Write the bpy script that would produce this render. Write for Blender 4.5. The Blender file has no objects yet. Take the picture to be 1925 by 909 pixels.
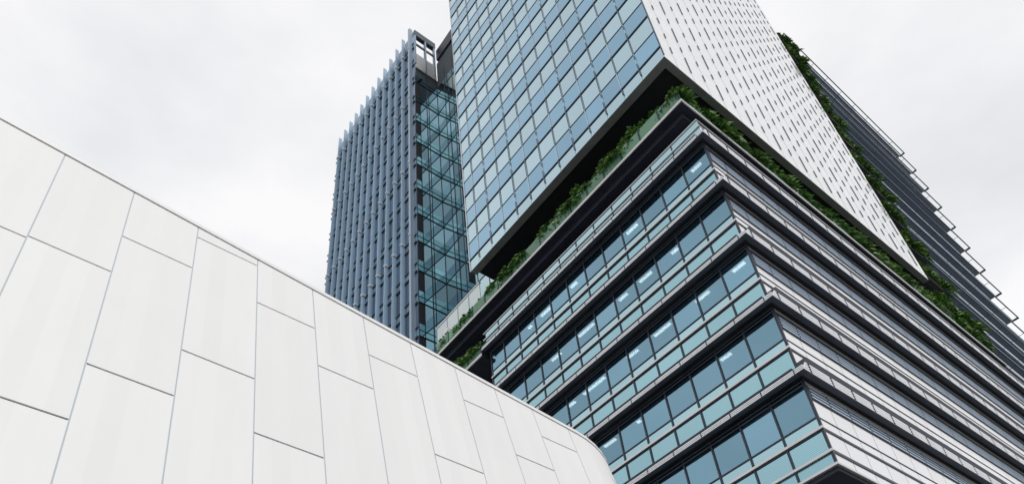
import bpy, math, random
from mathutils import Matrix, Vector

random.seed(7)
C = bpy.context.scene.collection
SC = bpy.context.scene

# ------------------------------------------------------------------ camera
# rows: image right, image down, view direction, in world axes (X along the right
# hand street front, Z up); found from the vanishing points of the photograph
RM = ((0.76532521, -0.63740708, -0.08938422),
      (0.36315885, 0.54228616, -0.75765518),
      (0.5314066, 0.54739194, 0.64650529))
FPX, CXP, CYP, PW, PH = 1457.237, 962.5, 641.0, 1925.0, 909.0
cam = bpy.data.cameras.new("camera")
cam.sensor_width = 36.0
cam.lens = FPX / PW * 36.0
cam.shift_y = (CYP - PH / 2) / PW
cam.clip_start = 0.1
cam.clip_end = 6000
co = bpy.data.objects.new("camera", cam)
r, d, f = (Vector(x) for x in RM)
m = Matrix((r, -d, -f)).transposed().to_4x4()
co.matrix_world = m
C.objects.link(co)
SC.camera = co

# ------------------------------------------------------------------ sky
SUN_EL, SUN_AZ = math.radians(55), math.radians(-99)     # azimuth from +X, counter-clockwise
w = bpy.data.worlds.new("World")
SC.world = w
w.use_nodes = True
nt = w.node_tree
nt.nodes.clear()
N = nt.nodes.new
L = nt.links.new
out = N("ShaderNodeOutputWorld")
sky = N("ShaderNodeTexSky")
sky.sky_type = 'NISHITA'
sky.sun_disc = False
sky.sun_elevation = SUN_EL
sky.sun_rotation = math.pi / 2 - SUN_AZ
bg1 = N("ShaderNodeBackground"); bg1.inputs['Strength'].default_value = 0.1
L(sky.outputs[0], bg1.inputs['Color'])
tc = N("ShaderNodeTexCoord")
mp = N("ShaderNodeMapping"); mp.inputs['Scale'].default_value = (1.0, 1.0, 2.2)
L(tc.outputs['Generated'], mp.inputs['Vector'])
nz = N("ShaderNodeTexNoise"); nz.inputs['Scale'].default_value = 2.3
nz.inputs['Detail'].default_value = 6; nz.inputs['Roughness'].default_value = 0.52
L(mp.outputs[0], nz.inputs['Vector'])
cr = N("ShaderNodeValToRGB")
cr.color_ramp.elements[0].position = 0.32; cr.color_ramp.elements[0].color = (0.73, 0.74, 0.765, 1)
cr.color_ramp.elements[1].position = 0.62; cr.color_ramp.elements[1].color = (0.94, 0.935, 0.94, 1)
L(nz.outputs['Fac'], cr.inputs['Fac'])
# an overcast sky is darker towards the horizon than overhead
sx = N("ShaderNodeSeparateXYZ"); L(tc.outputs['Generated'], sx.inputs[0])
mr = N("ShaderNodeMapRange"); mr.inputs['From Min'].default_value = 0.0
mr.inputs['From Max'].default_value = 0.42; mr.inputs['To Min'].default_value = 0.55
mr.inputs['To Max'].default_value = 1.0
L(sx.outputs['Z'], mr.inputs['Value'])
mx = N("ShaderNodeMix"); mx.data_type = 'RGBA'; mx.blend_type = 'MULTIPLY'
mx.inputs['Factor'].default_value = 1.0
L(cr.outputs['Color'], mx.inputs['A']); L(mr.outputs['Result'], mx.inputs['B'])
bg2 = N("ShaderNodeBackground"); bg2.inputs['Strength'].default_value = 1.0
L(mx.outputs['Result'], bg2.inputs['Color'])
ms = N("ShaderNodeMixShader"); ms.inputs[0].default_value = 0.94
L(bg1.outputs[0], ms.inputs[1]); L(bg2.outputs[0], ms.inputs[2])
L(ms.outputs[0], out.inputs['Surface'])

sun = bpy.data.lights.new("sun", 'SUN')
sun.energy = 1.35; sun.angle = math.radians(14); sun.color = (1.0, 0.97, 0.93)
so = bpy.data.objects.new("sun", sun)
sd = Vector((math.cos(SUN_EL) * math.cos(SUN_AZ), math.cos(SUN_EL) * math.sin(SUN_AZ), math.sin(SUN_EL)))
so.rotation_euler = sd.to_track_quat('Z', 'Y').to_euler()
so.location = (0, -60, 150)
C.objects.link(so)

SC.view_settings.view_transform = 'Standard'
SC.view_settings.look = 'None'
SC.view_settings.exposure = 0.12
SC.view_settings.gamma = 1.0
SC.view_settings.use_curve_mapping = False
SC.cycles.max_bounces = 8
SC.cycles.transparent_max_bounces = 8

# ------------------------------------------------------------------ helpers
GZ = -1.6                                   # ground, below the eye of the photographer
ANG = 1.50541112                            # the corner of the buildings is 86.25 degrees
DLX, DLY = math.cos(ANG), math.sin(ANG)
KU, KV = 26.032, 10.502                     # front corner of the office block

def W(u, v, z):
    "u runs along the right hand front, v along the left hand front, from the corner"
    u += KU; v += KV
    return (u + v * DLX, v * DLY, z)

def P(x, y, z):
    return (x, y, z)

def px(p):
    c = [sum(RM[i][j] * p[j] for j in range(3)) for i in range(3)]
    if c[2] < 0.1:
        return None
    return (CXP + FPX * c[0] / c[2], CYP + FPX * c[1] / c[2])

class MB:
    "collects faces, builds ONE mesh object"
    def __init__(self, fn=W):
        self.v = []; self.f = []; self.m = []; self.fn = fn
    def quad(self, pts, mi=0):
        b = len(self.v); self.v += pts; self.f.append(tuple(range(b, b + len(pts)))); self.m.append(mi)
    def box(self, a0, a1, b0, b1, z0, z1, mi=0):
        b = len(self.v); fn = self.fn
        for z in (z0, z1):
            self.v += [fn(a0, b0, z), fn(a1, b0, z), fn(a1, b1, z), fn(a0, b1, z)]
        for q in ((3, 2, 1, 0), (4, 5, 6, 7), (0, 1, 5, 4), (1, 2, 6, 5), (2, 3, 7, 6), (3, 0, 4, 7)):
            self.f.append(tuple(b + i for i in q)); self.m.append(mi)
        return self
    def area(self):
        "size in the photograph, 0 when outside the frame"
        q = [px(p) for p in self.v]
        if any(x is None for x in q):
            return 0
        x0 = max(0, min(a[0] for a in q)); x1 = min(PW, max(a[0] for a in q))
        y0 = max(0, min(a[1] for a in q)); y1 = min(PH, max(a[1] for a in q))
        return max(0, x1 - x0) * max(0, y1 - y0)
    def merge(self, o):
        b = len(self.v); self.v += o.v
        self.f += [tuple(b + i for i in q) for q in o.f]; self.m += o.m
    def build(self, name, mats, parent=None, smooth=False):
        if not isinstance(mats, (list, tuple)):
            mats = [mats]
        me = bpy.data.meshes.new(name)
        n = len(self.v)
        o0 = Vector((0, 0, 0))
        if parent is None or True:
            lo = [min(p[i] for p in self.v) for i in range(3)]
            hi = [max(p[i] for p in self.v) for i in range(3)]
            o0 = Vector(((lo[0] + hi[0]) / 2, (lo[1] + hi[1]) / 2, lo[2]))
        me.from_pydata([(p[0] - o0[0], p[1] - o0[1], p[2] - o0[2]) for p in self.v], [], self.f)
        for mt in mats:
            me.materials.append(mt)
        if len(mats) > 1:
            me.polygons.foreach_set('material_index', self.m)
        if smooth:
            me.polygons.foreach_set('use_smooth', [True] * len(me.polygons))
        me.update()
        o = bpy.data.objects.new(name, me)
        C.objects.link(o)
        o.location = o0
        if parent is not None:
            o.parent = parent
            pw = Vector(parent.location)
            if parent.parent is not None:
                pw += parent.parent.location
            o.location = o0 - pw
        return o

def tag(o, label=None, cat=None, group=None, kind=None):
    if label: o['label'] = label
    if cat: o['category'] = cat
    if group: o['group'] = group
    if kind: o['kind'] = kind
    return o

def thing(name, loc, label, cat, group=None):
    o = bpy.data.objects.new(name, None)
    o.empty_display_size = 0.5
    o.location = loc
    C.objects.link(o)
    return tag(o, label, cat, group)

def parts(name, mbs, mats, parent, cap=100):
    "the ones showing largest become parts of their own, the rest one stuff part"
    mbs = sorted(mbs, key=lambda x: -x.area())
    for x in mbs[:cap]:
        x.build(name, mats, parent)
    if len(mbs) > cap:
        r = MB()
        for x in mbs[cap:]:
            r.merge(x)
        tag(r.build(name, mats, parent), kind='stuff')

# ------------------------------------------------------------------ materials
def mat(name, col, rough=0.5, metal=0.0, var=0.0, noise=0.0, nscale=1.0, bump=0.0, bscale=20.0, spec=0.5, coat=0.0):
    mt = bpy.data.materials.new(name); mt.use_nodes = True
    t = mt.node_tree; b = t.nodes['Principled BSDF']
    b.inputs['Base Color'].default_value = (*col, 1)
    b.inputs['Roughness'].default_value = rough
    b.inputs['Metallic'].default_value = metal
    b.inputs['Specular IOR Level'].default_value = spec
    if coat:
        b.inputs['Coat Weight'].default_value = coat; b.inputs['Coat Roughness'].default_value = 0.05
    src = None
    if var or noise:
        h = t.nodes.new('ShaderNodeHueSaturation'); h.inputs['Color'].default_value = (*col, 1)
        val = None
        if var:
            g = t.nodes.new('ShaderNodeNewGeometry')
            a = t.nodes.new('ShaderNodeObjectInfo')
            s = t.nodes.new('ShaderNodeMath'); s.operation = 'ADD'
            t.links.new(g.outputs['Random Per Island'], s.inputs[0]); t.links.new(a.outputs['Random'], s.inputs[1])
            fr = t.nodes.new('ShaderNodeMath'); fr.operation = 'FRACT'; t.links.new(s.outputs[0], fr.inputs[0])
            mr_ = t.nodes.new('ShaderNodeMapRange'); mr_.inputs['To Min'].default_value = 1 - var; mr_.inputs['To Max'].default_value = 1 + var
            t.links.new(fr.outputs[0], mr_.inputs['Value']); val = mr_.outputs['Result']
        if noise:
            tc_ = t.nodes.new('ShaderNodeTexCoord'); nz_ = t.nodes.new('ShaderNodeTexNoise')
            nz_.inputs['Scale'].default_value = nscale; nz_.inputs['Detail'].default_value = 5
            gg = t.nodes.new('ShaderNodeNewGeometry')
            t.links.new(gg.outputs['Position'], nz_.inputs['Vector'])
            m2 = t.nodes.new('ShaderNodeMapRange'); m2.inputs['From Min'].default_value = 0.3; m2.inputs['From Max'].default_value = 0.7
            m2.inputs['To Min'].default_value = 1 - noise; m2.inputs['To Max'].default_value = 1 + noise
            t.links.new(nz_.outputs['Fac'], m2.inputs['Value'])
            if val is None: val = m2.outputs['Result']
            else:
                k = t.nodes.new('ShaderNodeMath'); k.operation = 'MULTIPLY'
                t.links.new(val, k.inputs[0]); t.links.new(m2.outputs['Result'], k.inputs[1]); val = k.outputs[0]
        t.links.new(val, h.inputs['Value']); t.links.new(h.outputs[0], b.inputs['Base Color'])
    if bump:
        gg = t.nodes.new('ShaderNodeNewGeometry'); nb = t.nodes.new('ShaderNodeTexNoise'); nb.inputs['Scale'].default_value = bscale
        nb.inputs['Detail'].default_value = 3
        bp = t.nodes.new('ShaderNodeBump'); bp.inputs['Strength'].default_value = bump; bp.inputs['Distance'].default_value = 0.02
        t.links.new(gg.outputs['Position'], nb.inputs['Vector']); t.links.new(nb.outputs['Fac'], bp.inputs['Height'])
        t.links.new(bp.outputs[0], b.inputs['Normal'])
    return mt

def see_through(mt, fac, tint):
    "lets part of the view through a pane"
    t = mt.node_tree; b = t.nodes['Principled BSDF']; o = t.nodes['Material Output']
    tr = t.nodes.new('ShaderNodeBsdfTransparent'); tr.inputs[0].default_value = (*tint, 1)
    mix = t.nodes.new('ShaderNodeMixShader'); mix.inputs[0].default_value = fac
    t.links.new(tr.outputs[0], mix.inputs[1]); t.links.new(b.outputs[0], mix.inputs[2]); t.links.new(mix.outputs[0], o.inputs['Surface'])
    return mt

def stripes(mt, col2, scale):
    "fine horizontal slats behind the glass: a stripe in world height"
    t = mt.node_tree; b = t.nodes['Principled BSDF']
    g = t.nodes.new('ShaderNodeNewGeometry'); s = t.nodes.new('ShaderNodeSeparateXYZ'); t.links.new(g.outputs['Position'], s.inputs[0])
    m1 = t.nodes.new('ShaderNodeMath'); m1.operation = 'MULTIPLY'; m1.inputs[1].default_value = scale; t.links.new(s.outputs['Z'], m1.inputs[0])
    m2 = t.nodes.new('ShaderNodeMath'); m2.operation = 'FRACT'; t.links.new(m1.outputs[0], m2.inputs[0])
    m3 = t.nodes.new('ShaderNodeMath'); m3.operation = 'GREATER_THAN'; m3.inputs[1].default_value = 0.62; t.links.new(m2.outputs[0], m3.inputs[0])
    mx_ = t.nodes.new('ShaderNodeMix'); mx_.data_type = 'RGBA'
    old = b.inputs['Base Color'].links[0].from_socket if b.inputs['Base Color'].links else None
    if old: t.links.new(old, mx_.inputs['A'])
    else: mx_.inputs['A'].default_value = b.inputs['Base Color'].default_value
    mx_.inputs['B'].default_value = (*col2, 1)
    t.links.new(m3.outputs[0], mx_.inputs['Factor']); t.links.new(mx_.outputs['Result'], b.inputs['Base Color'])
    return mt

M = {}
M['white_panel'] = mat('white_panel', (0.85, 0.853, 0.853), 0.6, var=0.018, noise=0.012, nscale=0.5, bump=0.04, bscale=2.0)
def streaks(mt, amt):
    "faint rain streaks running down"
    t = mt.node_tree; b = t.nodes['Principled BSDF']
    g_ = t.nodes.new('ShaderNodeNewGeometry'); mp_ = t.nodes.new('ShaderNodeMapping'); mp_.inputs['Scale'].default_value = (5.0, 5.0, 0.22)
    n_ = t.nodes.new('ShaderNodeTexNoise'); n_.inputs['Scale'].default_value = 1.0; n_.inputs['Detail'].default_value = 4
    t.links.new(g_.outputs['Position'], mp_.inputs['Vector']); t.links.new(mp_.outputs[0], n_.inputs['Vector'])
    r_ = t.nodes.new('ShaderNodeMapRange'); r_.inputs['From Min'].default_value = 0.35; r_.inputs['From Max'].default_value = 0.62
    r_.inputs['To Min'].default_value = 1 - amt; r_.inputs['To Max'].default_value = 1.0
    t.links.new(n_.outputs['Fac'], r_.inputs['Value'])
    m_ = t.nodes.new('ShaderNodeMix'); m_.data_type = 'RGBA'; m_.blend_type = 'MULTIPLY'; m_.inputs['Factor'].default_value = 1.0
    t.links.new(b.inputs['Base Color'].links[0].from_socket, m_.inputs['A']); t.links.new(r_.outputs['Result'], m_.inputs['B'])
    t.links.new(m_.outputs['Result'], b.inputs['Base Color'])
streaks(M['white_panel'], 0.012)
M['joint'] = mat('joint', (0.035, 0.055, 0.075), 0.8)
M['rib_joint'] = mat('rib_joint', (0.50, 0.56, 0.61), 0.6)
M['coping'] = mat('coping', (0.82, 0.82, 0.82), 0.4)
M['blue_glass'] = mat('blue_glass', (0.24, 0.41, 0.54), 0.06, 1.0, var=0.07)
M['pale_glass'] = mat('pale_glass', (0.42, 0.565, 0.625), 0.12, 1.0, var=0.05)
M['sky_white_glass'] = mat('sky_white_glass', (0.96, 0.96, 0.97), 0.14, 0.30, var=0.03)  # whiter base colour carries the sky's grazing reflection on the right fronts
M['win_glass'] = see_through(mat('win_glass', (0.26, 0.45, 0.565), 0.03, 1.0, var=0.15), 0.70, (0.66, 0.72, 0.74))
M['teal_glass'] = stripes(mat('teal_glass', (0.36, 0.57, 0.625), 0.12, 0.95, var=0.07), (0.24, 0.45, 0.51), 14.0)
M['strip_glass'] = mat('strip_glass', (0.40, 0.60, 0.66), 0.12, 0.9, var=0.05)
M['silver'] = mat('silver', (0.66, 0.67, 0.67), 0.35, 0.6, noise=0.05)
M['louvre'] = mat('louvre', (0.90, 0.92, 0.94), 0.25, 0.7, noise=0.05)
M['reflection_bar'] = mat('reflection_bar', (0.62, 0.74, 0.88), 0.3, 0.5)  # for bars that imitate a reflection in the glass
M['mullion'] = mat('mullion', (0.024, 0.034, 0.058), 0.4)
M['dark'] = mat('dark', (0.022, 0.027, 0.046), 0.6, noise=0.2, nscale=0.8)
M['beam'] = mat('beam', (0.065, 0.078, 0.105), 0.45, noise=0.15, nscale=1.2)
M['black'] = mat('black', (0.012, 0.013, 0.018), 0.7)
M['soffit'] = mat('soffit', (0.19, 0.20, 0.205), 0.6, noise=0.12, nscale=1.5)
M['interior'] = mat('interior', (0.10, 0.12, 0.14), 0.8)
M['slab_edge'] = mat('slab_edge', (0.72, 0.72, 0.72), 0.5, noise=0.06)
M['fin_white'] = mat('fin_white', (0.74, 0.77, 0.82), 0.35)
M['fin_dark'] = mat('fin_dark', (0.035, 0.07, 0.11), 0.4)
M['transom'] = mat('transom', (0.035, 0.07, 0.115), 0.4)
M['seam'] = mat('seam', (0.62, 0.62, 0.65), 0.5)
M['tower_fin'] = mat('tower_fin', (0.40, 0.56, 0.71), 0.4, 0.0, var=0.06)
M['tower_pilaster'] = mat('tower_pilaster', (0.36, 0.46, 0.57), 0.4, 0.2)
M['tower_window'] = mat('tower_window', (0.20, 0.27, 0.37), 0.15, 0.7, var=0.25)
M['tower_spandrel'] = mat('tower_spandrel', (0.28, 0.44, 0.56), 0.3, 0.3, var=0.12)
M['dusk_glass'] = mat('dusk_glass', (0.28, 0.37, 0.43), 0.03, 1.0, var=0.45)
M['sea_glass'] = mat('sea_glass', (0.24, 0.39, 0.44), 0.04, 1.0, var=0.2)
M['link_glass'] = mat('link_glass', (0.46, 0.63, 0.66), 0.04, 1.0, var=0.2)
M['bracket'] = mat('bracket', (0.85, 0.85, 0.85), 0.35)
M['wing_soffit'] = mat('wing_soffit', (0.19, 0.22, 0.29), 0.5, noise=0.10, nscale=0.5)
M['rail'] = mat('rail', (0.05, 0.11, 0.125), 0.4)
M['pale_screen'] = mat('pale_screen', (0.66, 0.74, 0.74), 0.2, 0.3, var=0.04)
M['green_glass'] = see_through(mat('green_glass', (0.24, 0.46, 0.31), 0.2, 0.0, var=0.2), 0.6, (0.55, 0.85, 0.68))
M['post'] = mat('post', (0.03, 0.10, 0.075), 0.5)
M['leaf'] = mat('leaf', (0.10, 0.22, 0.04), 0.55, var=0.55)
M['leaf_light'] = mat('leaf_light', (0.19, 0.32, 0.06), 0.55, var=0.45)
M['leaf_dark'] = mat('leaf_dark', (0.055, 0.15, 0.045), 0.55, var=0.45)
M['stem'] = mat('stem', (0.06, 0.05, 0.03), 0.8)
M['planter'] = mat('planter', (0.045, 0.05, 0.05), 0.7)
M['paving'] = mat('paving', (0.16, 0.16, 0.155), 0.85, noise=0.25, nscale=0.4)
lm_ = bpy.data.materials.new('lamp'); lm_.use_nodes = True
lb = lm_.node_tree.nodes['Principled BSDF']; lb.inputs['Emission Color'].default_value = (1, 0.97, 0.9, 1); lb.inputs['Emission Strength'].default_value = 9.0
M['lamp'] = lm_

# ------------------------------------------------------------------ ground
g = MB(P); g.quad([(-2500, -2500, GZ), (2500, -2500, GZ), (2500, 2500, GZ), (-2500, 2500, GZ)])
tag(g.build('ground', M['paving']), kind='structure')

# ------------------------------------------------------------------ office block with ledges
Z1 = 18.83; FH = 4.21
ZI = [Z1 + FH * k for k in range(5)]        # underside of the louvred ledges, lowest first
VE, UE = 21.75, 70.8                        # far ends of the two fronts
GU, GV = 0.64, 0.52                         # how far the glass stands back
block = thing('office_block', W(0, 0, GZ),
              'stepped office block with louvred ledges wrapping its sharp glass corner', 'building')
vm = [GV] + [2.32 + 1.76 * k for k in range(11)]; vm.append(VE - 0.25)
um = [GU] + [2.17 + 1.69 * k for k in range(40)]; um.append(UE - 0.3)
vg = [0.47 + 1.78 * k for k in range(13)]   # joints of the louvre panels
ug = [0.62 + 1.73 * k for k in range(41)]

def ring(mb, o0, o1, z0, z1, vend=VE, uend=UE, v0=0.0, mi=0):
    "an L-shaped bar round the corner, o0 to o1 in from the ledge line"
    k = GV / GU
    mb.box(o0, o1, max(o1 * k, v0), vend, z0, z1, mi)
    mb.box(o0, uend, o0 * k, o1 * k, z0, z1, mi)

core = MB(); core.box(6.5, UE - 1, 5.5, VE - 1, GZ, 39.3); core.build('core_wall', M['interior'], block)
so_ = MB(); so_.box(GU + .06, UE, GV + .06, VE - .2, 14.5, 14.70); so_.build('soffit', M['dark'], block)
HB = (.95, 1.22, 1.30, 1.42, 1.45)          # foot of the bars imitating the ledge's reflected stripes, right hand glass
wins, strips_, spans, mulls, louv, heads, bars, whites = [], [], [], [], [], [], [], []
for i, z in enumerate(ZI):
    zb = 14.78 if i == 0 else ZI[i - 1] + 0.38     # where the glass of this storey starts
    sl = MB(); sl.box(GU + .05, UE - .5, GV + .05, VE - .35, z + .14, z + .33); sl.build('floor_slab', M['interior'], block)
    # ledge: cap, backing, soffit, edge beam
    lg = MB()
    lg.box(0.02, GU - .002, GV, VE, z + .25, z + .38); lg.box(.10, .16, GV, VE, z + .02, z + .25)          # left front: low cap
    b_ = len(lg.v)                                                                                          # right front: tall cap, mitred end
    for zz, ua in ((z + .56, .42), (z + .98, .74)):
        lg.v += [W(ua, .02, zz), W(UE, .02, zz), W(UE, GV - .002, zz), W(ua, GV - .002, zz)]
    for q in ((3, 2, 1, 0), (4, 5, 6, 7), (0, 1, 5, 4), (1, 2, 6, 5), (2, 3, 7, 6), (3, 0, 4, 7)):
        lg.f.append(tuple(b_ + j for j in q)); lg.m.append(0)
    lg.box(.30, UE, .08, .14, z + .02, z + .56)          # right front: tall cap
    lg.box(.16, .50, .10, GV, z + .26, z + .37)
    lg.build('ledge', M['dark'], block)
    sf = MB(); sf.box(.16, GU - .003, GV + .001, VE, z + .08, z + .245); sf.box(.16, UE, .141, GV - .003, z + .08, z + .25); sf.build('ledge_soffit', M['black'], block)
    lp_ = MB(); lp_.box(.03, .30, .30, VE, z - .015, z + .018); lp_.box(.03, UE, .02, .299, z - .012, z + .019); lp_.build('ledge_lip', M['beam'], block)
    # louvre panels in the ledge front: three bars left, four taller bars right
    gaps = [0.0] + vg + [VE]
    for a, b in zip(gaps[:-1], gaps[1:]):
        x = MB()
        for q in range(3):
            x.box(0.0, 0.09, a + (.03 if a else .0), b - .03, z + .08 * q + .022, z + .08 * q + .064)
        louv.append(x)
    gaps = [0.0] + ug + [UE]
    for a, b in zip(gaps[:-1], gaps[1:]):
        x = MB()
        for q in range(4):
            h = .135 * q
            x.box(a + (.08 if a else .092 + .7 * h), b - .08, 0.0, 0.07, z + h + .027, z + h + .118)
        louv.append(x)
    # left front
    for a, b in zip(vm[:-1], vm[1:]):
        wins.append(MB().box(GU, GU + .03, a, b, z - 1.87, z + .05))
        strips_.append(MB().box(GU, GU + .03, a, b, z - 2.38, z - 1.87))
        if i == 0:
            spans.append(MB().box(GU, GU + .03, a, b, 15.38, z - 2.42)); spans.append(MB().box(GU, GU + .03, a, b, 14.80, 15.30))
        else:
            spans.append(MB().box(GU, GU + .03, a, b, zb, z - 2.42))
    for a in vm[1:]:
        mulls.append(MB().box(GU - .05, GU + .05, a - .045, a + .045, zb, z + .05))
    mulls.append(MB().box(GU - .05, GU + .05, GV - .05, GV + .07, zb, z + .05))
    tr = MB(); tr.box(GU - .04, GU - .002, GV + .07, VE - .25, z - 1.90, z - 1.84); tr.box(GU - .04, GU - .003, GV + .07, VE - .25, z - 2.53, z - 2.46)
    tr.build('transom', M['mullion'], block)
    # right front
    for a, b in zip(um[:-1], um[1:]):
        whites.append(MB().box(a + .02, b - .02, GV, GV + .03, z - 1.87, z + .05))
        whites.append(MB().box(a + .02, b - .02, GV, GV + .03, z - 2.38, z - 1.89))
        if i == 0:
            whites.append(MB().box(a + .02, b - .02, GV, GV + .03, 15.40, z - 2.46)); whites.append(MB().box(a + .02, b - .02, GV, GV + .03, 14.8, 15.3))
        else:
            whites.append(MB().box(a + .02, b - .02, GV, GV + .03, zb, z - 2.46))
    bk = MB(); bk.box(GU + .06, UE - .3, GV + .032, GV + .06, zb, z + .05); bk.build('back_panel', M['mullion'], block)
    tr = MB(); tr.box(GU + .05, UE - .3, GV - .03, GV - .002, z - 1.90, z - 1.86); tr.box(GU + .05, UE - .3, GV - .04, GV - .002, z - 2.50, z - 2.38)
    if i == 0:
        tr.box(GU + .05, UE - .3, GV - .04, GV - .002, 15.28, 15.42)
    tr.build('transom', M['mullion'], block)
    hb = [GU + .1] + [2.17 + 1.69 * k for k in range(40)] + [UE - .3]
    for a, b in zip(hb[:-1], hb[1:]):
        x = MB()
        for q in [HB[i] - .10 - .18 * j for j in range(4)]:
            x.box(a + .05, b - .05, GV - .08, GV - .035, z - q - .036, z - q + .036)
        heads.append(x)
    hk = MB(); hk.box(GU + .05, UE - .3, GV - .03, GV - .004, z - HB[i], z - .20); hk.build('reflection_backing', M['mullion'], block)  # dark ground behind the imitated reflection stripes
    hl = MB(); hl.box(GU - .10, GU - .05, GV, VE - .2, z - .10, z - .06); hl.box(GU - .10, GU - .05, GV, VE - .2, z - .28, z - .24)
    hl.build('reflection_bar', M['beam'], block)  # dark bars put in for the ledge's reflection in the left glass
    for zz in ([z - 2.41] + ([15.34] if i == 0 else [])):
        sb = MB(); sb.box(GU - .12, GU - .045, GV - .08, VE - .2, zz - .055, zz + .055); bars.append(sb)
bb = MB(); bb.box(GU - .10, GU + .05, GV - .08, VE - .2, 14.69, 14.79); bb.box(GU + .05, UE - .3, GV - .08, GV + .05, 14.69, 14.79); bars.append(bb)
parts('window', wins, M['win_glass'], block)
parts('glass_strip', strips_, M['strip_glass'], block)
parts('spandrel', spans, M['teal_glass'], block)
parts('mullion', mulls, M['mullion'], block)
parts('louvre_panel', louv, M['louvre'], block)
parts('reflection_louvre', heads, M['reflection_bar'], block)
parts('glazing_panel', whites, M['sky_white_glass'], block)
parts('sill_bar', bars, M['silver'], block)
# end panes facing away at the far left end
en = []
for i, z in enumerate(ZI):
    en.append(MB().box(GU, GU + 3.0, VE - .24, VE - .20, (14.8 if i == 0 else ZI[i - 1] + .4), z + .05))
parts('end_pane', en, M['strip_glass'], block)
# terrace parapet above the top ledge
zt = ZI[4]
pp = []
for a, b in zip(vm[:-1], vm[1:]):
    x = MB(); x.box(.30, .33, a - .3 if a == GV else a, b, zt + .52, zt + .98); x.box(.30, .33, a - .3 if a == GV else a, b, zt + 1.08, zt + 1.60); pp.append(x)
parts('parapet_pane', pp, M['strip_glass'], block)
x = MB(); ring(x, .22, .36, zt + .985, zt + 1.07); ring(x, .24, .38, zt + 1.60, zt + 1.66); x.build('parapet_rail', M['silver'], block)
x = MB(); x.box(.30, UE, .20, .26, zt + .52, zt + .96); x.build('parapet_louvre', M['louvre'], block)
x = MB()
for a in vm[1:-1]: x.box(.25, .30, a - .03, a + .03, zt + .5, zt + 1.6)
tag(x.build('parapet_post', M['mullion'], block), kind='stuff')
x = MB(); x.box(.5, UE, .5, VE, zt + .2, zt + .34); x.build('terrace_deck', M['interior'], block)
# garden slab above, its pale edge, and the lower slab at the left end
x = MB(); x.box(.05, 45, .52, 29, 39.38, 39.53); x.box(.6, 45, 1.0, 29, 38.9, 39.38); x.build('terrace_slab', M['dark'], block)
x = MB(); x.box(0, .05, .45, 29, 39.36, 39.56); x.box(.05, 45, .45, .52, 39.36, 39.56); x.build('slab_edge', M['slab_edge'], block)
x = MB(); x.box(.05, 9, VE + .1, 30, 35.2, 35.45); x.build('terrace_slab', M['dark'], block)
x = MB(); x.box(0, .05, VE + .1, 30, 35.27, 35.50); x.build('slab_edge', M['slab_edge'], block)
x = MB(); x.box(6, UE - 1, 4.5, 29, 39.6, 44.6); x.build('recess_wall', M['black'], block)
x = MB(); x.box(6, 12, VE, 29.5, GZ, 39.0); x.build('side_wall', M['black'], block)

# ceiling strip lights seen through the windows: storey, u, v from, v to
LIGHTS = [(4, 2.24, 1.46), (4, 7.85, 6.86), (4, 13.39, 12.73), (4, 16.65, 15.51), (3, 13.54, 12.02), (3, 9.7, 8.94),
          (3, 7.89, 6.84), (3, 5.23, 4.69), (2, 2.12, 1.28), (2, 4.72, 3.72), (2, 7.9, 6.6), (2, 10.1, 9.19), (2, 14.02, 12.06),
          (2, 15.45, 14.78), (1, 4.42, 3.73), (1, 10.5, 10.2), (1, 13.18, 12.21), (3, 16.3, 15.3), (4, 18.1, 17.7)]
ORD = ['first', 'second', 'third', 'fourth', 'fifth', 'sixth', 'seventh', 'eighth', 'ninth', 'tenth', 'eleventh', 'twelfth', 'thirteenth', 'fourteenth']
ROW = {4: 'top', 3: 'second', 2: 'third', 1: 'fourth'}
cnt = {}
for k, v1, v0 in sorted(LIGHTS, key=lambda q: (-q[0], q[2])):
    n = cnt.get(k, 0); cnt[k] = n + 1
    uc = 1.55; zc = ZI[k] + .02
    t = thing('ceiling_light', W(uc, (v0 + v1) / 2, zc + .12),
              '%s lit strip light from the corner in the %s row of office windows' % (ORD[n], ROW[k]), 'ceiling light', 'strip lights on the office ceilings')
    MB().box(uc - .13, uc + .13, v0, v1, zc + .03, zc + .11).build('housing', M['silver'], t)
    MB().box(uc - .10, uc + .10, v0 + .02, v1 - .02, zc, zc + .03).build('tube', M['lamp'], t)

# ------------------------------------------------------------------ glass tower on top
ZU, HT = 44.3, 112.0
UU0, UU1, VV0, VV1 = 0.05, 34.8, 0.42, 22.4
tower = thing('glass_tower', W(UU0, VV0, ZU), 'tall blue glass tower with a white right front, standing over the planted terrace', 'building')
MB().box(UU0 + .15, UU1 - .05, VV0 + .15, VV1 - .05, ZU + 1.0, HT).build('core_wall', M['interior'], tower)
x = MB(); x.box(UU0 + .02, UU0 + .62, VV0 + .5, VV1, ZU, ZU + .25); x.box(UU0 + .02, UU1, VV0 + .02, VV0 + .5, ZU, ZU + .25)
x.build('soffit_border', M['soffit'], tower)
MB().box(UU0 + .62, UU1, VV0 + .5, VV1, ZU + .45, ZU + .9).build('soffit', M['black'], tower)
vmu = [VV0] + [2.40 + 1.70 * k for k in range(12)] + [VV1]
umu = [UU0] + [1.42 + 1.70 * k for k in range(20)] + [UU1]
rows = []
z = 45.54
rows.append((ZU + .02, z, 'pale'))
while z < HT - 4:
    rows.append((z, z + 1.95, 'blue')); rows.append((z + 1.95, z + 4.0, 'pale')); z += 4.0
blue, pale, white, tl, tm, seams = [], [], [], [], [], []
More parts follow.
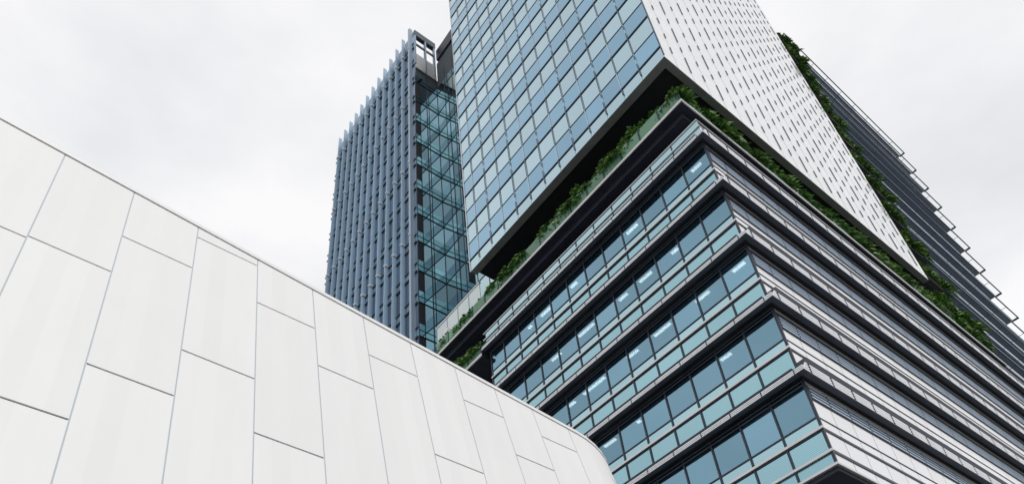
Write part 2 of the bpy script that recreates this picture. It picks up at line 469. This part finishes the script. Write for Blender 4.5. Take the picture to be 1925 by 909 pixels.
for z0, z1, kind in rows:
    for a, b in zip(vmu[:-1], vmu[1:]):
        (blue if kind == 'blue' else pale).append(MB().box(UU0, UU0 + .05, a + .012, b - .012, z0 + .01, z1 - .01))
    for a, b in zip(umu[:-1], umu[1:]):
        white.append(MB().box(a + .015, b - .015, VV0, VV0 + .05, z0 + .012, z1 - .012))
    if kind == 'blue':
        tl.append(MB().box(UU0 - .07, UU0 - .002, VV0, VV1, z0 - .045, z0 + .035))
        tm.append(MB().box(UU0 - .03, UU0 - .003, VV0, VV1, z1 - .035, z1 + .035))
blue = [x for x in blue if x.area() > 0]; pale = [x for x in pale if x.area() > 0]; white = [x for x in white if x.area() > 0]
parts('window', blue, M['blue_glass'], tower)
parts('spandrel', pale, M['pale_glass'], tower)
parts('front_pane', white, M['sky_white_glass'], tower)  # right front glass, sky sheen put into its colour
parts('ledge_bar', tl, M['transom'], tower)
parts('transom', tm, M['transom'], tower)
MB().box(UU0 + .06, UU1, VV0 + .055, VV0 + .1, ZU + .3, HT).build('backing', M['seam'], tower)
# mullions: pale fin with dark covers, long on the odd columns
ms_ = []
def blocks(mb, a0, a1, b0, b1, z0, z1, mi): mb.box(a0, a1, b0, b1, z0, z1, mi)
for n, a in enumerate(vmu[1:-1]):
    x = MB(); z = 44.75
    x.box(UU0 - .05, UU0 - .004, a - .02, a + .02, 45.0, HT - 2, 0)
    x.box(UU0 - .08, UU0 - .051, a - .03, a + .03, 44.8, 45.6, 1)
    z = 45.54
    while z < HT - 4:
        x.box(UU0 - .08, UU0 - .051, a - .03, a + .03, z + 1.95, z + 4.1, 1)
        if n % 2 == 0:
            x.box(UU0 - .08, UU0 - .051, a - .03, a + .03, z + .1, z + .7, 1); x.box(UU0 - .08, UU0 - .051, a - .03, a + .03, z + 1.25, z + 1.7, 1)
        z += 4.0
    ms_.append(x)
for n, a in enumerate(umu[1:-1]):
    x = MB()
    x.box(a - .012, a + .012, VV0 - .012, VV0 - .002, ZU + .1, HT - 2, 0)
    z = 45.45
    while z < HT - 4:
        if n % 2 == 1:
            segs = ((0, 1.9), (2.65, 3.27))
        else:
            segs = ((.65, 1.42), (2.62, 3.22))
        for s0, s1 in segs:
            x.box(a - .022, a + .022, VV0 - .055, VV0 - .003, z + s0, z + s1, 1)
        z += 4.0
    ms_.append(x)
x = MB(); x.box(UU0 - .06, UU0 + .06, VV0 - .05, VV0 + .02, ZU + .2, HT, 1); ms_.append(x)
x = MB(); x.box(UU0 - .06, UU0 + .02, VV1 - .04, VV1 + .05, ZU, HT, 0); ms_.append(x)
parts('mullion', ms_, [M['fin_white'], M['fin_dark']], tower)
# glazed screen behind the left end of the terrace
x = MB()
for a in range(4): x.box(.95, 1.0, 22.5 + 1.6 * a + .03, 24.1 + 1.6 * a - .03, 39.7, 43.7)
screen = thing('terrace_screen', W(.97, 22.5, 39.56), 'pale glazed screen beyond the tower at the left end of the planted terrace', 'screen')
for a in range(4):
    MB().box(.95, 1.0, 22.5 + 1.6 * a + .03, 24.1 + 1.6 * a - .03, 39.6, 43.65).build('pane', M['pale_screen'], screen)
    MB().box(.92, 1.03, 22.5 + 1.6 * a + 1.57, 22.5 + 1.6 * a + 1.63, 39.6, 43.65).build('post', M['tower_pilaster'], screen)
MB().box(.90, 1.05, 22.45, 29.0, 43.65, 43.78).build('top_rail', M['silver'], screen)

# ------------------------------------------------------------------ fin tower at the left
TU, TV0, TV1 = 1.6, 32.77, 54.6
ft = thing('fin_tower', W(TU, TV0, GZ), 'slim grey blue office tower with rows of upright fins and a glazed right side', 'building')
MB().box(TU + .25, 30, TV0 + .25, TV1 - .1, GZ, 92.4).build('core_wall', M['interior'], ft)
vf = [33.55 + 1.72 * k for k in range(13)]
zf = [50.43 - 4.22 * 3 + 4.22 * k for k in range(15)]      # floor lines
fins, tw, ts, br = [], [], [], []
for v in vf:
    x = MB(); x.box(TU - .52, TU - .002, v - .06, v + .06, 30, 102.0); fins.append(x)
    for zb in (60.1, 72.2, 85.2, 97.0):
        y = MB(); y.box(TU - .62, TU - .521, v - .10, v + .10, zb, zb + .16); y.box(TU - .50, TU - .1, v - .22, v - .061, zb, zb + .16); br.append(y)
parts('fin', fins[1:], M['tower_fin'], ft)
x = MB(); x.box(TU - .52, TU - .002, vf[0] - .25, vf[0] + .1, 30, 102.0); tag(x.build('pilaster', M['tower_pilaster'], ft))
parts('bracket', br, M['bracket'], ft)
vb = [TV0 + .1] + vf + [TV1]
for z in zf:
    for a, b in zip(vb[:-1], vb[1:]):
        tw.append(MB().box(TU, TU + .2, a, b, z + 1.13, z + 4.22))
        y = MB(); y.box(TU + .02, TU + .2, a, b, z, z + 1.13); ts.append(y)
tw = [x for x in tw if x.area() > 0]; ts = [x for x in ts if x.area() > 0]
parts('window', tw, M['tower_window'], ft)
parts('spandrel', ts, M['tower_spandrel'], ft)
sh = []
for z in zf:
    for a, b in zip(vb[:-1], vb[1:]):
        sh.append(MB().box(TU - .12, TU - .002, a + .07, b - .07, z - .09, z + .09)); sh.append(MB().box(TU - .10, TU - .003, a + .07, b - .07, z + 1.05, z + 1.2))
    for dz in (0, 1.1):
        sh.append(MB().box(TU - .3, TU + .3, TV1 + .02, TV1 + .55, z + dz, z + dz + .12))
parts('sunshade', sh, M['mullion'], ft)
MB().box(TU - .02, 30, TV1 - .08, TV1, 30, 101.2).build('end_wall', M['tower_spandrel'], ft)
x = MB(); x.box(TU + .01, TU + .21, TV0 + .1, TV1 - .1, zf[-1] + 4.22, 101.2); x.build('parapet', M['fin_dark'], ft)
# glazed right side
xw, xs, xm, xd = [], [], [], []
uw = [TU, TU + 1.7, TU + 3.4]
for z in zf:
    if z > 90: continue
    for k, (a, b) in enumerate(zip(uw[:-1], uw[1:])):
        xw.append(MB().box(a + (.72 if k == 0 else 0), b, TV0, TV0 + .06, z - 2.7, z))
        if k == 0: xd.append(MB().box(a, a + .72, TV0, TV0 + .06, z - 2.7, z))
        y = MB(); y.box(a, b, TV0, TV0 + .06, z + .02, z + .72); y.box(a, b, TV0, TV0 + .06, z + .76, z + 1.5); xs.append(y)
parts('side_window', xw, M['dusk_glass'], ft)
parts('dark_window', xd, M['black'], ft)
parts('side_spandrel', xs, M['sea_glass'], ft)
y = MB()
for z in zf:
    if z > 90: continue
    xm.append(MB().box(TU - .03, TU + 3.4, TV0 - .07, TV0 - .002, z - .07, z + .02)); xm.append(MB().box(TU, TU + 3.4, TV0 - .04, TV0 - .003, z + .72, z + .76))
for a in (TU - .02, TU + 1.7):
    xm.append(MB().box(a - .03, a + .04, TV0 - .06, TV0 - .004, 30, 92.5))
parts('side_mullion', xm, M['mullion'], ft)
# open crown: panel coloured white for the bright sky, posts and top beam
x = MB(); x.box(TU + .23, TU + 3.4, TV0 + .02, TV0 + .1, 92.0, 95.4); x.build('sky_panel', M['coping'], ft)
for a in (TU, TU + 1.65, TU + 3.1):
    MB().box(a, a + .22, TV0 - .05, TV0 + .3, 92.8, 101.0).build('crown_post', M['tower_pilaster'], ft)
x = MB(); x.box(TU, TU + 3.4, TV0 - .06, TV0 + .5, 99.9, 101.2); x.build('crown_beam', M['fin_dark'], ft)
x = MB(); x.box(TU + .22, TU + 3.1, TV0, TV0 + .15, 97.6, 98.0); x.build('crown_beam', M['mullion'], ft)
# linking block: mirror glass facing left, louvred crown
cu = 5.0
lb_ = thing('link_block', W(cu, VV1, GZ), 'dark teal mirror glass block linking the fin tower to the blue glass tower', 'building')
MB().box(cu + .1, 30, VV1 + .1, TV0 - .05, GZ, 96.0).build('core_wall', M['interior'], lb_)
lp, lmn = [], []
for z in zf:
    if z > 92: continue
    for k in range(6):
        a = VV1 + .1 + 1.71 * k
        lp.append(MB().box(cu, cu + .08, a, a + 1.70, z - 2.7, z)); lp.append(MB().box(cu, cu + .08, a, a + 1.70, z + .02, z + 1.5))
lq = [x for x in lp[0::2] if x.area() > 0]; lp = [x for x in lp[1::2] if x.area() > 0]
parts('window', lq, M['link_glass'], lb_)
parts('spandrel', lp, M['sea_glass'], lb_)
for z in zf:
    if z < 92: lmn.append(MB().box(cu - .05, cu - .003, VV1 + .1, TV0 - .05, z - .03, z + .03))
for k in range(7):
    a = VV1 + .1 + 1.71 * k
    lmn.append(MB().box(cu - .04, cu - .004, a - .03, a + .03, 30, 93))
parts('mullion', lmn, M['fin_dark'], lb_)
x = MB()
for q in range(6): x.box(cu - .1, cu + .3, VV1 + .1, TV0 - .3, 96.4 + .42 * q, 96.4 + .42 * q + .3)
x.build('crown_louvre', M['mullion'], lb_)
MB().box(cu + .3, cu + .5, VV1 + .1, TV0 - .1, 93, 99.0).build('crown_wall', M['sky_white_glass'], lb_)

# ------------------------------------------------------------------ balcony wing at the right
WU0, WU1 = 39.4, 71.07
wing = thing('balcony_wing', W(WU0, .5, 38.0), 'dark wing of stacked ledges stepping down against the sky, behind the white front', 'building')
MB().box(35.3, WU1 - .5, 3.0, 26, 39.6, 93.5).build('wall', M['wing_soffit'], wing)
led, rl, gp = [], [], []
zw = [92.385 - 4.23 * k for k in range(13)]
for k, z in enumerate(zw):
    x = MB(); x.box(WU0, WU1 - .15, 1.20, 3.0, z - .05, z + .30); led.append(x)
    x = MB(); x.box(WU0, WU1, .44, .56, z - .10, z + .10); x.box(WU1 - .2, WU1, .56, 1.25, z - .09, z + .09); x.box(WU0, WU0 + .12, .56, 1.42, z - .06, z + .06)
    for q in range(1, 9): x.box(WU0 + 3.51 * q, WU0 + 3.51 * q + .04, .56, 1.42, z - .02, z + .02)
    rl.append(x)
    x = MB(); x.box(WU0 + .1, WU1 - .1, 1.24, 1.27, z + .30, z + .75); gp.append(x)
parts('ledge', led, M['wing_soffit'], wing)
parts('outrigger_rail', rl, M['rail'], wing)
parts('balustrade', gp, M['strip_glass'], wing)
pl = []
for z in zw[1:]:
    x = MB(); x.box(35.5, WU0 + .6, .60, 1.15, z - .25, z + .30); pl.append(x)
parts('planter', pl, M['planter'], wing)
MB().box(WU0, 61.5, 1.6, 2.9, 93.0, 96.5).build('roof_wall', M['wing_soffit'], wing)
x = MB()
for z in zw: x.box(35.4, WU0, 1.15, 3.0, z - .1, z + .1)
tag(x.build('gap_floor', M['dark'], wing), kind='stuff')

# ------------------------------------------------------------------ white panelled building in front
S = 8.0 / 6.0
LEAN = 0.2385
def wall_path(s):
    "plan of the front at eye height: straight, then a rounded end; s metres from x = -12"
    xs = 8.95 * S; R = 2.55
    x = -12 + s
    if x <= xs: return x, 8.0, 0.0
    a = min((x - xs) / R, math.pi / 2); rest = (x - xs) - a * R
    X = xs + R * math.sin(a); Y = 8.0 + R * (1 - math.cos(a)) + rest
    return X, Y, a
def top_z(s):
    x = -12 + s
    return (9.21 - 0.168 * x / S) * S
def wp(s, z, off=0.0):
    X, Y, a = wall_path(s)
    return (X + off * math.sin(a), Y + LEAN * z - off * math.cos(a), z)
pb = thing('panelled_building', (0, 12, GZ), 'low white panelled building with a leaning front, sloping top and rounded end', 'building')
s_end = 12 + 8.95 * S + 2.55 * math.pi / 2 + 12
ribs = [0.033, 0.962, 1.885, 2.80, 3.695, 4.575, 5.445, 6.305, 7.125, 7.93, 8.745]
ribs = [q * S for q in ribs]
st = 1.19
left = [ribs[0] - st * k for k in range(10, 0, -1)]
right = [ribs[-1] + st * k for k in range(1, 13)]
cols = [q + 12 for q in left + ribs + right]
cols = [0.0] + [c for c in cols if 0 < c < s_end] + [s_end]
# height of one horizontal joint in each column (unit 6 m plane), at the column's left rib
JZ = {0: 4.60, 1: 7.11, 2: 7.88, 3: 8.62, 4: 7.66, 5: 6.80, 6: 7.51, 7: 8.35, 8: 7.35, 9: 6.49, 10: 7.21}
i0 = cols.index(ribs[0] + 12)
PH_ = 2.5 * S
GAP = 0.011
panels = []
joints = MB(P)
for ci, (a, b) in enumerate(zip(cols[:-1], cols[1:])):
    k = ci - i0 + 1
    if k in JZ: zj = JZ[k] * S
    else: zj = (7.0 + ((k * 0.83) % 2.5)) * S
    if k == 0: zj = 4.62 * S
    # horizontal joints fall gently to the right
    zs = [zj + PH_ * q for q in range(-8, 5)]
    n = 4 if b - a > .3 else 2
    ss = [a + (b - a) * q / n for q in range(n + 1)]
    prev = GZ
    zs = [q for q in zs if q > GZ + .3] + [999]
    for zt_ in zs:
        pm = MB(P)
        sa = ss[:]; sa[0] += GAP; sa[-1] -= GAP
        lo = []; hi = []
        for s in sa:
            dz = -0.06 * (s - a)
            l = prev + (dz + GAP * 1.5 if prev > GZ else 0); h = min(zt_ + dz - GAP * 1.5, top_z(s) - .035)
            lo.append((s, l)); hi.append((s, h))
        if any(h[1] - l[1] < .02 for l, h in zip(lo, hi)) and all(h[1] - l[1] < .05 for l, h in zip(lo, hi)):
            prev = zt_
            continue
        for q in range(n):
            l0, l1, h0, h1 = lo[q], lo[q + 1], hi[q], hi[q + 1]
            if h0[1] <= l0[1]: h0 = (h0[0], l0[1] + .001)
            if h1[1] <= l1[1]: h1 = (h1[0], l1[1] + .001)
            F = [wp(*l0), wp(*l1), wp(*h1), wp(*h0)]; B = [wp(*l0, -.04), wp(*l1, -.04), wp(*h1, -.04), wp(*h0, -.04)]
            pm.quad(F); pm.quad([F[3], F[2], B[2], B[3]]); pm.quad([F[1], F[0], B[0], B[1]])
            if q == 0: pm.quad([F[0], F[3], B[3], B[0]])
            if q == n - 1: pm.quad([F[2], F[1], B[1], B[2]])
        panels.append((pm.area(), pm))
        prev = zt_
        if zt_ > 900: break
vis = [p for p in panels if p[0] > 0]; vis.sort(key=lambda q: -q[0])
for ar, p in vis[:100]: p.build('facade_panel', M['white_panel'], pb)
rest = MB(P)
for q in [p for p in panels if p[0] <= 0] + vis[100:]: rest.merge(q[1])
tag(rest.build('facade_panel', M['white_panel'], pb), kind='stuff')
bk = MB(P); cp = MB(P)
NS = 120
for q in range(NS):
    s0 = s_end * q / NS; s1 = s_end * (q + 1) / NS
    bk.quad([wp(s0, GZ, -.03), wp(s1, GZ, -.03), wp(s1, top_z(s1) - .02, -.03), wp(s0, top_z(s0) - .02, -.03)])
    # coping: front, top, underside, back
    for o0, z0, o1, z1 in ((.02, 0.0, .02, .10), (.02, .10, -.5, .10), (-.5, .10, -.5, 0.0), (-.5, 0.0, .02, 0.0)):
        cp.quad([wp(s0, top_z(s0) + z0, o0), wp(s1, top_z(s1) + z0, o0), wp(s1, top_z(s1) + z1, o1), wp(s0, top_z(s0) + z1, o1)])
rj = MB(P)
for c in cols[1:-1]:
    rj.quad([wp(c - .02, GZ, -.012), wp(c + .02, GZ, -.012), wp(c + .02, top_z(c) - .03, -.012), wp(c - .02, top_z(c) - .03, -.012)])
tag(rj.build('rib_joint', M['rib_joint'], pb), kind='stuff')
bk.build('backing_wall', M['joint'], pb)
cp.build('coping', M['coping'], pb)
rf = MB(P)
pts = [wp(s_end * q / NS, top_z(s_end * q / NS) - .3, -.2) for q in range(NS + 1)]
rf.quad(pts + [(pts[0][0], 26, pts[0][2])][::1])
rf.build('roof', M['coping'], pb)
bw = MB(P); bw.quad([(-12, 8 + LEAN * GZ, GZ), (-12, 26, GZ), (-12, 26, top_z(0) - .4), (-12, 8 + LEAN * top_z(0), top_z(0) - .4)]); bw.build('end_wall', M['white_panel'], pb)

# ------------------------------------------------------------------ garden balustrades
def balustrade(label, along, u0, v0, n, step, z0, z1):
    t = thing('glass_balustrade', W(u0, v0, z0), label, 'balustrade', 'green glass balustrades of the terraces')
    for k in range(n):
        a0 = (v0 if along == 'v' else u0) + step * k
        if along == 'v':
            MB().box(u0, u0 + .03, a0 + .08, a0 + step - .08, z0 + .06, z1).build('pane', M['green_glass'], t)
            y = MB(); y.box(u0 - .02, u0 + .08, a0 - .07, a0 - .02, z0, z1 + .05); y.box(u0 - .02, u0 + .08, a0 + .02, a0 + .07, z0, z1 + .05)
        else:
            MB().box(a0 + .08, a0 + step - .08, v0, v0 + .03, z0 + .06, z1).build('pane', M['green_glass'], t)
            y = MB(); y.box(a0 - .07, a0 - .02, v0 - .02, v0 + .08, z0, z1 + .05); y.box(a0 + .02, a0 + .07, v0 - .02, v0 + .08, z0, z1 + .05)
        y.build('post', M['post'], t)
    return t
balustrade('green glass balustrade along the left edge of the planted terrace under the tower', 'v', .15, .62, 16, 1.70, 39.56, 40.78)
balustrade('green glass balustrade along the right edge of the planted terrace under the white front', 'u', .35, .60, 25, 1.74, 39.56, 40.45)
balustrade('short green glass balustrade on the lower slab beyond the end of the office block', 'v', .15, VE + .3, 4, 1.7, 35.50, 36.75)

# ------------------------------------------------------------------ planting
def shrub_mesh(seed, n, rad, h, lo=0.10, hi=0.26, droop=0.5):
    rnd = random.Random(seed)
    x = MB(P)
    for _ in range(n):
        a = rnd.uniform(0, 2 * math.pi); rr = rad * math.sqrt(rnd.random()); hh = h * (rnd.random() ** 0.8)
        k = 1 - 0.55 * (hh / h)
        c = Vector((math.cos(a) * rr * k, math.sin(a) * rr * k, hh))
        d_ = Vector((math.cos(a) + rnd.uniform(-.7, .7), math.sin(a) + rnd.uniform(-.7, .7), rnd.uniform(-.3, 1.0))).normalized()
        ln = rnd.uniform(lo, hi) * 2.0; wd = ln * rnd.uniform(.16, .3)
        sd_ = d_.cross(Vector((rnd.uniform(-1, 1), rnd.uniform(-1, 1), rnd.uniform(-1, 1)))).normalized() * wd
        m1 = c + d_ * ln * .5; e = c + d_ * ln + Vector((0, 0, -droop * ln * .5))
        mi = rnd.choice((0, 0, 1, 2))
        x.quad([tuple(c), tuple(m1 + sd_), tuple(e), tuple(m1 - sd_)], mi)
    return x
def stem_mesh(seed, h):
    rnd = random.Random(seed); x = MB(P)
    for _ in range(5):
        a = rnd.uniform(0, 6.28); b = Vector((math.cos(a) * .3, math.sin(a) * .3, h * .8))
        for q in ((.02, 0), (0, .02)):
            x.quad([(q[0], q[1], 0), (-q[0], -q[1], 0), (b[0] - q[0] * .4, b[1] - q[1] * .4, b[2]), (b[0] + q[0] * .4, b[1] + q[1] * .4, b[2])])
    return x
def shrub_proto(seed, n, rad, h, **k):
    t = thing('shrub', (0, 0, 0), 'shrub', 'shrub')
    fo = shrub_mesh(seed, n, rad, h, **k)
    a = fo.build('foliage', [M['leaf'], M['leaf_light'], M['leaf_dark']], t)
    b = stem_mesh(seed, h).build('stem', M['stem'], t)
    return t
protos = [shrub_proto(1, 460, .62, 1.35), shrub_proto(2, 560, .72, 1.1, lo=.14, hi=.34, droop=.9), shrub_proto(3, 480, .6, 1.7, lo=.12, hi=.30, droop=.8), shrub_proto(4, 520, .85, .95, lo=.15, hi=.36, droop=1.1)]
used = set()
def place(pi, loc, rz, sc, label, group):
    p = protos[pi]
    if pi not in used:
        used.add(pi); o = p
    else:
        o = p.copy(); C.objects.link(o)
        for ch in p.children:
            c = ch.copy(); C.objects.link(c); c.parent = o
    o.location = loc; o.rotation_euler = (0, 0, rz); o.scale = (sc, sc, sc)
    tag(o, label, 'shrub', group)
rnd = random.Random(21)
def ordn(n):
    t = {1: 'st', 2: 'nd', 3: 'rd'}
    return str(n) + ('th' if 10 <= n % 100 <= 20 else t.get(n % 10, 'th'))
n = 0
v = .9
while v < 28.5:
    n += 1
    place(rnd.randrange(4), W(.78 + rnd.uniform(-.15, .2), v, 40.2 + rnd.uniform(-.15, .35)), rnd.uniform(0, 6.28), rnd.uniform(.7, 1.0),
          '%s shrub from the corner in the left-hand terrace bed' % ordn(n), 'shrubs along the left terrace edge')
    v += rnd.uniform(.8, 1.05)
n = 0
u = 1.2
while u < 44:
    n += 1
    place(rnd.randrange(4), W(u, 1.12 + rnd.uniform(-.15, .2), 40.15 + rnd.uniform(-.1, .3)), rnd.uniform(0, 6.28), rnd.uniform(.8, 1.1),
          '%s shrub from the corner in the right-hand terrace bed' % ordn(n), 'shrubs along the right terrace edge')
    u += rnd.uniform(.85, 1.15)
n = 0
v = VE + .7
while v < 28:
    n += 1
    place(rnd.randrange(4), W(.7, v, 36.1), rnd.uniform(0, 6.28), rnd.uniform(.8, 1.05),
          '%s green shrub from the block on the short lower slab at the left' % ordn(n), 'shrubs on the lower slab')
    v += .95
for k, z in enumerate(zw):
    if k == 0: continue
    n = 0
    u = 36.1 if k > 1 else 37.0
    ue = WU0 + rnd.uniform(.2, 1.4) + (0.25 * max(0, k - 6))
    while u < ue:
        n += 1
        place(rnd.randrange(4), W(u, .95, z + .2), rnd.uniform(0, 6.28), rnd.uniform(.8, 1.15),
              '%s shrub from the white front on the %s wing ledge from the top' % (ordn(n), ORD[k]), 'shrubs in the wing planters')
        u += rnd.uniform(.8, 1.05)

# (the beds are fixed to the slabs)
bedA = MB().box(.25, 1.3, .72, 28.9, 39.54, 40.15).build('planting_bed', M['planter'], block)
bedB = MB().box(1.31, 44, .72, 1.7, 39.54, 40.1).build('planting_bed', M['planter'], block)
bedC = MB().box(.25, 1.3, VE + .3, 29, 35.46, 36.1).build('planting_bed', M['planter'], block)
# small white floodlight at the left end of the upper bed
fl = thing('floodlight', W(.3, 26.3, 40.6), 'small white box floodlight among the shrubs at the left end of the terrace', 'floodlight')
MB().box(.10, .45, 26.15, 26.65, 40.95, 41.35).build('housing', M['bracket'], fl)
MB().box(.25, .31, 26.37, 26.43, 39.56, 40.949).build('post', M['bracket'], fl)
